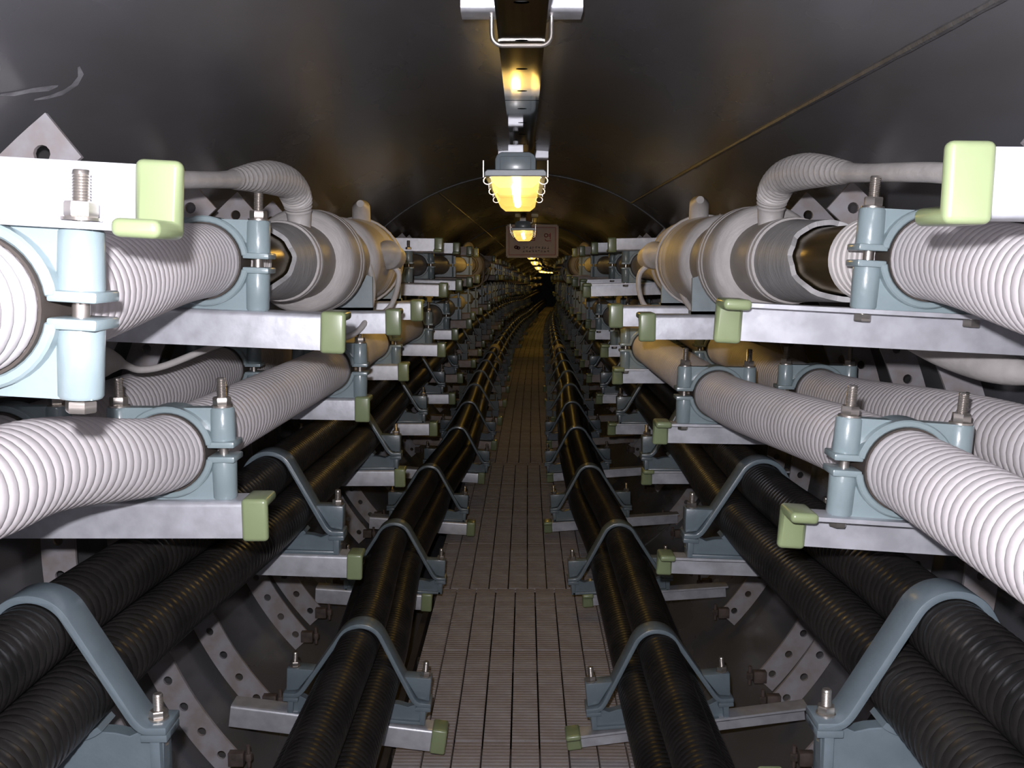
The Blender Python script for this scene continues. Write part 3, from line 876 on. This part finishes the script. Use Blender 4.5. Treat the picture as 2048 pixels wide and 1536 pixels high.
# taped lead ends under the top arms
P = [(.84, 2.14, -.18, .018), (.865, 2.06, -.190, .029), (.89, 2.00, -.198, .034), (.91, 1.94, -.204, .035), (.93, 1.88, -.210, .029), (.955, 1.82, -.216, .016), (.99, 1.74, -.222, .0125), (1.05, 1.58, -.24, .0125)]
Q = smooth_path(P, 8)
tag(link('taped_lead', MB().sweep([W(*q[:3]) for q in Q], [q[3] for q in Q], 20).mesh('taped_lead', 'lead', 60)), 'pale cone-shaped taped lead end under the long right arm', 'cable', 'taped lead ends')
P = [(-.93, 1.62, -.20, .030), (-.89, 1.75, -.20, .041), (-.855, 1.87, -.20, .041), (-.83, 1.95, -.20, .034), (-.815, 1.99, -.205, .020), (-.805, 2.02, -.214, .0085), (-.79, 2.06, -.228, .0075), (-.76, 2.12, -.226, .0075), (-.70, 2.2, -.20, .0075), (-.62, 2.3, -.17, .0075), (-.55, 2.45, -.155, .0075)]
Q = smooth_path(P, 8)
tag(link('taped_lead', MB().sweep([W(*q[:3]) for q in Q], [q[3] for q in Q], 18).mesh('taped_lead_b', 'lead', 60)), 'grey taped lead end with a thin wire behind the nearest left clamp', 'cable', 'taped lead ends')

# ------------------------------------------------------------------ ceiling rail, its brackets, lamps and the sign
ZR = 0.402                                   # underside of the rail
def rail_part(y0, y1, wd=0.086):
    """underside with slots, plus two upright sides"""
    mb = MB(); n = max(1, round((y1 - y0) / 0.28)); K = 16
    for zz in (0.0, 0.003):
        for c in range(n):
            a, b = y0 + (y1 - y0) * c / n, y0 + (y1 - y0) * (c + 1) / n
            def P(u, v_): 
                yy = a + (b - a) * u; q = W((v_ - .5) * wd, yy, ZR + zz); return (q.x, q.y, q.z)
            v = []
            for k in range(K):
                t = 2 * PI * k / K + PI / 4; cu, cv = math.cos(t), math.sin(t); m_ = max(abs(cu), abs(cv))
                v.append(P(.5 + .5 * cu / m_, .5 + .5 * cv / m_))
            for k in range(K):
                t = 2 * PI * k / K + PI / 4; v.append(P(.5 + .010 / (b - a) * math.cos(t), .5 + .15 * math.sin(t)))
            mb.add(v, [(k, (k + 1) % K, K + (k + 1) % K, K + k) for k in range(K)])
    m_ = max(1, int((y1 - y0) / .25))
    for e in (-1, 1):
        for t in (0, 0.003):
            v = []
            for i in range(m_ + 1):
                yy = y0 + (y1 - y0) * i / m_
                for zz in (0, 0.045): 
                    q = W(e * (wd / 2 - t), yy, ZR + zz); v.append(q)
            mb.add(v, [(2 * i, 2 * i + 2, 2 * i + 3, 2 * i + 1) for i in range(m_)])
    return mb
for i in range(11):
    y0, y1 = (-1.0, 2.62) if i == 0 else ((2.62, 7.0) if i == 1 else (7.0 + 5 * (i - 2), 12.0 + 5 * (i - 2)))
    tag(link('ceiling_rail', rail_part(y0 + .004, y1 - .004).mesh('ceiling_rail', 'rail')), '%s length of polished slotted steel rail under the tunnel crown' % o(i), 'rail', 'ceiling rail lengths')
def slot_lip():
    return None
def bracket_kit():
    poly = l_profile('hang_front')
    mb = MB().prismx(poly, -0.112, 0.112)
    a = mb.mesh('angle_bar', 'galv')
    u = []
    w_, d_ = 0.056, -0.052
    path = [(-w_, 0.03), (-w_, -0.015), (-w_, d_ + .022)] + [(-w_ + .02 - .02 * math.cos(t), d_ + .02 - .02 * math.sin(t)) for t in [i * PI / 10 for i in range(1, 6)]]
    path = path + [(-x, z) for x, z in path[::-1]]
    ub = MB().sweep([(x, 0.012, z) for x, z in path], .0042, 10).mesh('u_bolt', 'bolt')
    st = MB()
    for e in (-1, 1): st.box(e * .09 - .02, e * .09 + .02, -.03, -.024, .0, .09)
    return [('angle_bar', a, []), ('u_bolt', ub, [])]
BK = bracket_kit()
for i, y in enumerate([1.93, 4.6, 7.2, 9.9, 12.6, 15.3, 18.0, 20.7, 23.4, 26.1, 28.8, 31.5]):
    build('rail_bracket', BK, W(0, y, ZR + .047), (0, 0, 0), '%s galvanised cross bracket with a U-bolt around the ceiling rail' % o(i), 'bracket', 'rail cross brackets')

LL = 1.10
def lamp_kit():
    k = []
    hb = MB()
    sec = [(-.066, 0), (-.066, .052), (-.060, .066), (-.045, .074), (.045, .074), (.060, .066), (.066, .052), (.066, 0)]
    hb.prism(sec, .012, LL - .012, .006, 2)
    hb.prism([(-.100, -.004), (.100, -.004), (.100, .010), (.092, .018), (-.092, .018), (-.100, .010)], 0, LL, .003, 1)
    hb.box(-.05, .05, .004, .014, .010, .060, .003)
    k.append(('housing', hb.mesh('housing', 'housing'), []))
    dg = MB()
    v = []
    for (y, xt, xb, zt, zb) in ((.012, .082, .076, -.004, -.040), (.03, .082, .074, -.004, -.062), (LL - .03, .082, .074, -.004, -.062), (LL - .012, .082, .076, -.004, -.040)):
        v += [(-xt, y, zt), (-xb, y, zb + .018), (-xb + .022, y, zb), (xb - .022, y, zb), (xb, y, zb + .018), (xt, y, zt)]
    f = []
    for i in range(3):
        for j in range(6):
            j2 = (j + 1) % 6
            f.append((i * 6 + j, i * 6 + j2, (i + 1) * 6 + j2, (i + 1) * 6 + j))
    f += [(5, 4, 3, 2, 1, 0), tuple(18 + j for j in range(6))]
    dg.add(v, f)
    k.append(('diffuser', dg.mesh('diffuser', 'glow', 20), []))
    k[-1][2].append(('tube', MB().sweep([(0, .06, -.034), (0, LL / 2, -.034), (0, LL - .06, -.034)], .015, 12).mesh('tube', 'tube')))
    for y in (.06, LL - .10):
        hm = MB()
        hm.box(-.024, .024, y, y + .004, .066, .102)
        hm.box(-.024, .024, y, y + .04, .098, .102)
        hexa(hm, 0, .106, .116, .009, y + .02); hm.lathe([(.07, .0045), (.116, .0045)], (0, y + .02, 0), 'z', 8)
        k.append(('hanger', hm.mesh('hanger', 'galv'), []))
    for e in (-1, 1):
        for y in (.05, LL / 2, LL - .05):
            c = MB()
            x = e * .103
            x0, x1 = sorted((x, x + e * .003))
            c.box(x0, x1, y - .012, y + .012, -.004, .05, .0)
            c.box(x0, x1, y - .016, y + .016, .012, .030, .0)
            lp = [(x - e * .012 + e * .014 * math.cos(t), y, -.014 + .012 * math.sin(t)) for t in [i * PI / 8 for i in range(17)]]
            c.sweep(lp, .0022, 6)
            k.append(('clip', c.mesh('clip', 'bolt'), []))
    return k
LK = lamp_kit()
for i in range(11):
    y = -1.75 + 5.02 * i
    build('tunnel_lamp', LK, W(-0.022, y, .270), (math.atan2(cz(y + 1) - cz(y), 1), 0, -math.atan2(cx(y + 1) - cx(y), 1)),
          ('lit tunnel lamp overhead behind the camera' if i == 0 else '%s lit yellow tunnel lamp in the row under the ceiling rail' % o(i - 1)), 'lamp', 'tunnel lamps')
# small toggle screw sticking out of the nearest lamp
# sign board
YS = 10.2
sc = W(0.055, YS, 0.232)
sg = link('sign_board', None); sg.location = sc
tag(sg, 'pale no-smoking sign board with red lettering hanging behind the second lamp', 'sign')
b = MB(); b.box(-.26, .26, 0, .012, -.162, .162, .002)
link('board', b.mesh('board', 'sign'), sg)
fr = MB()
for (x0, x1, z0, z1) in ((-.265, .265, .152, .166), (-.265, .265, -.166, -.152), (-.265, -.251, -.166, .166), (.251, .265, -.166, .166)): fr.box(x0, x1, -.006, .014, z0, z1, .001)
link('rim', fr.mesh('rim', 'signframe'), sg)
bd = MB()
for (x0, x1, z0, z1) in ((-.237, .237, .134, .139), (-.237, .237, -.139, -.134), (-.237, -.232, -.139, .139), (.232, .237, -.139, .139)): bd.box(x0, x1, -.0015, .001, z0, z1)
link('border_line', bd.mesh('border_line', 'red'), sg)
def stroke(mb, pts, wd):
    for (xa, za), (xb, zb) in zip(pts, pts[1:]):
        dx, dz = xb - xa, zb - za; L = math.hypot(dx, dz) or 1
        nx, nz = -dz / L * wd / 2, dx / L * wd / 2; ex, ez = dx / L * wd * .3, dz / L * wd * .3
        mb.prism([(xa - ex + nx, za - ez + nz), (xb + ex + nx, zb + ez + nz), (xb + ex - nx, zb + ez - nz), (xa - ex - nx, za - ez - nz)], -.0016, .001)
def circ(cx_, cz_, r, n=20, rz=None): return [(cx_ + r * math.cos(2 * PI * i / n), cz_ + (rz or r) * math.sin(2 * PI * i / n)) for i in range(n + 1)]
m1 = MB(); stroke(m1, circ(-.145, .045, .036), .009); stroke(m1, [(-.170, .070), (-.120, .020)], .009)
link('no_smoking_symbol', m1.mesh('no_smoking_symbol', 'red'), sg)
m2 = MB(); cx0, cz0 = 0.0, .045     # geum
stroke(m2, [(-.028, .078), (.022, .078), (.022, .056)], .008); stroke(m2, [(-.038, .048), (.038, .048)], .008)
stroke(m2, [(-.026, .034), (.024, .034), (.024, .008), (-.026, .008), (-.026, .034)], .008)
link('red_letter', m2.mesh('red_letter', 'red'), sg)
m3 = MB()                            # yeon
stroke(m3, circ(.140, .058, .017, 16), .008); stroke(m3, [(.182, .080), (.182, .022)], .008)
stroke(m3, [(.182, .064), (.164, .064)], .007); stroke(m3, [(.182, .050), (.164, .050)], .007)
stroke(m3, [(.132, .022), (.134, .008), (.150, .002), (.188, .004)], .008)
link('red_letter', m3.mesh('red_letter_b', 'red'), sg)
m4 = MB(); stroke(m4, circ(-.162, -.060, .016, 14, .012), .011); stroke(m4, circ(-.140, -.068, .015, 14, .011), .010)
link('red_emblem', m4.mesh('red_emblem', 'red'), sg)
for zz, x0, n_, h in ((-.066, -.085, 9, .024), (-.102, -.088, 9, .018)):
    ml = MB(); rr = random.Random(int(-zz * 1000))
    for i in range(n_):
        x = x0 + i * .031
        for q in range(3):
            z_ = zz + h * rr.uniform(-.45, .45); x_ = x + rr.uniform(-.004, .004)
            if rr.random() < .55: stroke(ml, [(x_ - .008, z_), (x_ + .007, z_ + rr.uniform(-.002, .002))], .0042)
            else: stroke(ml, [(x_ + .004, zz + h * .45), (x_ + .004 + rr.uniform(-.004, .004), zz - h * .4)], .0042)
    link('small_print', ml.mesh('small_print', 'ink'), sg)
hs = MB()
for e in (-1, 1): hs.lathe([(.15, .003), (.235, .003)], (e * .05, .006, 0), 'z', 8)
link('hanger_rod', hs.mesh('hanger_rod', 'bolt'), sg)
